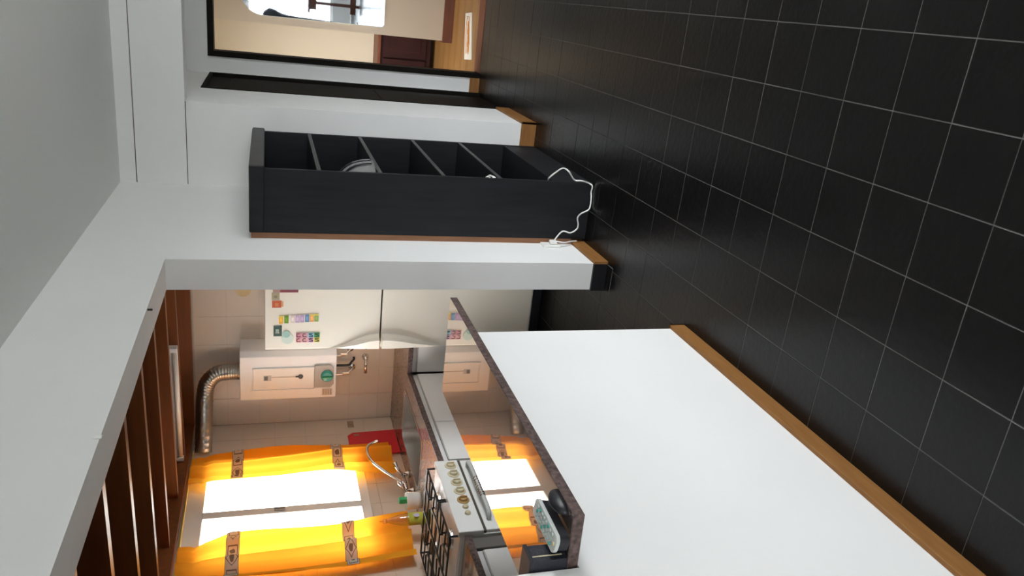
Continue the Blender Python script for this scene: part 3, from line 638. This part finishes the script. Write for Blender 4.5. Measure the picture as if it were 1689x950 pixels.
MB().lathe([(.030, .001), (.034, .012), (.034, .11), (.030, .15), (.018, .195), (.011, .215), (.011, .225)], (-1.515, 3.53, CT), 'z', 20).build('bottle_body', 'bottle', bo, smooth=True)
MB().lathe([(.0348, .01), (.0348, .10)], (-1.515, 3.53, CT), 'z', 20).build('label_band', 'lime', bo, smooth=True)
MB().lathe([(.017, 0), (.017, .0015)], (-1.4805, 3.515, CT + .062), 'x', 16).build('label_print', 'lilac', bo)
MB().lathe([(.013, 0), (.013, .02), (.006, .024), (.005, .04)], (-1.515, 3.53, CT + .222), 'z', 14).build('cap', 'bottle', bo, smooth=True)
# tube lamp on the rafter
tl = thing('tube_lamp', 'white fluorescent tube fixture on the wooden rafter', 'lamp', (-1.22, 4.44, 2.22))
MB().prism([(-.848, 2.262), (-1.606, 2.248), (-1.606, 2.192), (-.848, 2.198)], lambda u, q, t: (u, 4.458 - t, q), .035).build('housing', 'white_enamel', tl, .004)
MB().tube([(-.875, 4.415, 2.214), (-1.580, 4.415, 2.204)], .013, 14).build('tube', 'tube', tl, smooth=True)
for x_, z_ in ((-.862, 2.216), (-1.594, 2.206)): box('socket', (x_ - .013, 4.40, z_ - .02), (x_ + .013, 4.43, z_ + .02), 'white_enamel', tl, .003)

# ---------------------------------------------------------------- curtains
tag(MB().tube([(-1.618, 3.28, 2.136), (-1.618, 4.52, 2.142)], .006, 10).build('curtain_rod', mat('yellow_rod', (.62, .42, .08), .4), smooth=True), 'thin yellowish curtain rod over the kitchen window', 'curtain rod')
def lerp_tab(tab, z):
    for (z0, a), (z1, b) in zip(tab, tab[1:]):
        if z0 >= z >= z1: t = (z0 - z) / (z0 - z1); return a + (b - a) * t
    return tab[-1][1] if z < tab[-1][0] else tab[0][1]
def curtain(label, near, far, ztop, zbot, waves, phase):
    root = thing('curtain', label, 'curtain', (-1.58, (near[0][1] + far[0][1]) / 2, zbot), 'amber kitchen curtains')
    def pt(z, s, off=0):
        a, b = lerp_tab(near, z), lerp_tab(far, z); k = (ztop - z) / (ztop - zbot)
        am = .012 + .016 * min(1, k * 2.5); ph = waves * 2 * PI * s + phase + .7 * math.sin(k * 5)
        pinch = -.012 * math.exp(-((z - (ztop - .085)) / .02) ** 2)
        return (-1.60 + am * math.sin(ph) + .35 * am * math.sin(2.3 * ph + 1) + pinch + off, a + (b - a) * s, z)
    def sheet(name, z0, z1, nz, m, off, parent, s0=0, s1=1):
        ns = 44; v = []; f = []; uv = []
        for i in range(nz + 1):
            for j in range(ns + 1):
                s = s0 + (s1 - s0) * j / ns; v.append(pt(z0 + (z1 - z0) * i / nz, s, off)); uv.append((s * abs(far[0][1] - near[0][1]) / .062, i / nz))
        for i in range(nz):
            for j in range(ns): k = i * (ns + 1) + j; f.append((k, k + 1, k + ns + 2, k + ns + 1))
        o = MB().add(v, f).build(name, m, parent, smooth=True)
        ul = o.data.uv_layers.new(name='UVMap')
        for l in o.data.loops: ul.data[l.index].uv = uv[l.vertex_index]
        return o
    sheet('cloth', ztop, zbot, 46, 'curtain', 0, root)
    sheet('printed_band', 1.905, 1.838, 4, 'band', .006, root); sheet('printed_band', 1.305, 1.240, 4, 'band', .006, root)
    return root
curtain('amber curtain with printed bands on the sink side of the window', [(2.14, 4.13), (2.02, 4.14), (1.6, 4.14), (1.29, 4.17), (.93, 4.115)], [(2.14, 4.40), (2.04, 4.425), (1.9, 4.43), (1.29, 4.48), (.93, 4.495)], 2.14, .925, 2.0, .4)
curtain('amber curtain with printed bands on the stove side of the window', [(2.14, 3.33), (1.9, 3.30), (1.3, 3.28), (.93, 3.31)], [(2.14, 3.60), (2.05, 3.60), (1.89, 3.68), (1.6, 3.687), (1.3, 3.70), (.93, 3.75)], 2.14, .935, 2.6, 1.5)

# ---------------------------------------------------------------- things on the bar
rm = thing('remote_control', 'grey remote control with a black underside on the bar top', 'remote control', (.045, 1.44, 1.034))
def rot_box(name, c, L, W, H, ang, tilt, m, parent, bev):
    o = MB().prism([(a, b) for a, b, _ in rr(-W / 2, W / 2, -L / 2, L / 2, W * .34, 0)], lambda u, q, t: (u, q, t - H / 2), H).build(name, m, None, bev)
    Mx = Matrix.Translation(c) @ Matrix.Rotation(ang, 4, 'Z') @ Matrix.Rotation(tilt, 4, 'Y')
    o.data.transform(Mx); place(o, parent); return o, Mx
rA, rT = -.03, .14
o, Mx = rot_box('underside', (.066, 1.410, 1.052), .150, .042, .026, rA, rT, 'black_pl', rm, .003)
o, Mx = rot_box('face', (.068, 1.410, 1.0695), .158, .047, .010, rA, rT, 'grey_pl', rm, .002)
for i in range(8):
    for j in range(3):
        b0 = MB().lathe([(.0045, 0), (.0042, .0025), (.003, .003)], (-.0125 + j * .0125, -.050 + i * .0145, .005), 'z', 8).build('key', 'grey_key' if (i + j) % 4 else 'teal', None)
        b0.data.transform(Mx); place(b0, rm)
b0 = MB().lathe([(.0055, 0), (.005, .003)], (.0, -.067, .005), 'z', 8).build('power_key', 'amber', None); b0.data.transform(Mx); place(b0, rm)
tag(MB().add(*(lambda: (
    [( .118 + .017 * math.cos(a) * math.cos(b), 1.425 + .048 * math.cos(a) * math.sin(b), 1.0335 + .028 * math.sin(a)) for a in [PI / 2 * i / 6 for i in range(7)] for b in [2 * PI * j / 20 for j in range(20)]],
    [(i * 20 + j, i * 20 + (j + 1) % 20, (i + 1) * 20 + (j + 1) % 20, (i + 1) * 20 + j) for i in range(6) for j in range(20)] + [tuple(range(20))[::-1]]))()).build('rounded_case', 'black_pl', smooth=True), 'black rounded case beside the remote on the bar', 'case')
bs = thing('woven_basket', 'black woven box beside the remote on the bar', 'basket', (-.03, 1.37, 1.034))
box('body', (-.13, 1.337, 1.034), (.026, 1.395, 1.125), 'black_weave', bs, .003)
box('rim', (-.133, 1.335, 1.118), (.029, 1.398, 1.128), 'black_pl', bs, .002)
box('zip_line', (.026, 1.352, 1.045), (.027, 1.355, 1.117), 'amber', bs)

# ---------------------------------------------------------------- table and a silhouette stand-in behind the camera, seen in the mirror
tb = thing('wooden_table', 'reddish wooden table before the bright window, seen in the mirror', 'table', (1.1, -1.1, 0))
box('table_top', (.68, -1.4, .92), (1.75, -.8, .955), 'chair_wood', tb, .005)
for y_ in (-1.36, -.85): box('apron', (.74, y_, .80), (1.70, y_ + .025, .92), 'chair_wood', tb)
for x_ in (.84, 1.64):
    for y_ in (-1.37, -.86): box('leg', (x_, y_, 0), (x_ + .05, y_ + .05, .80), 'chair_wood', tb, .004)
box('stretcher', (.72, -.85, .06), (1.72, -.82, .17), 'chair_wood', tb)
cs = thing('silhouette_stand_in', 'dark coat shape standing in for the silhouette seen in the mirror', 'coat stand', (.42, -1.0, 0))  # invented coat on a pole replaces the dark silhouette, likely the photographer's shoulder
v = []; f = []
prof = [(.10, .25), (.125, .5), (.14, .9), (.155, 1.2), (.19, 1.42), (.26, 1.55), (.27, 1.66), (.20, 1.76), (.08, 1.81)]
for i, (r, h) in enumerate(prof):
    for k in range(22):
        a = 2 * PI * k / 22; q = r * (1 + .07 * math.sin(5 * a + i)); v.append((.42 + q * math.cos(a), -1.0 + q * .8 * math.sin(a), h))
for i in range(len(prof) - 1):
    for k in range(22): f.append((i * 22 + k, i * 22 + (k + 1) % 22, (i + 1) * 22 + (k + 1) % 22, (i + 1) * 22 + k))
f += [tuple(range(22))[::-1], tuple((len(prof) - 1) * 22 + k for k in range(22))]
MB().add(v, f).build('coat', 'navy', cs, smooth=True)
MB().tube([(.42, -1.0, .02), (.42, -1.0, 1.86)], .018, 10).build('pole', 'chair_wood', cs)
MB().lathe([(.17, 0), (.16, .02), (.03, .05)], (.42, -1.0, 0), 'z', 20).build('base', 'chair_wood', cs)
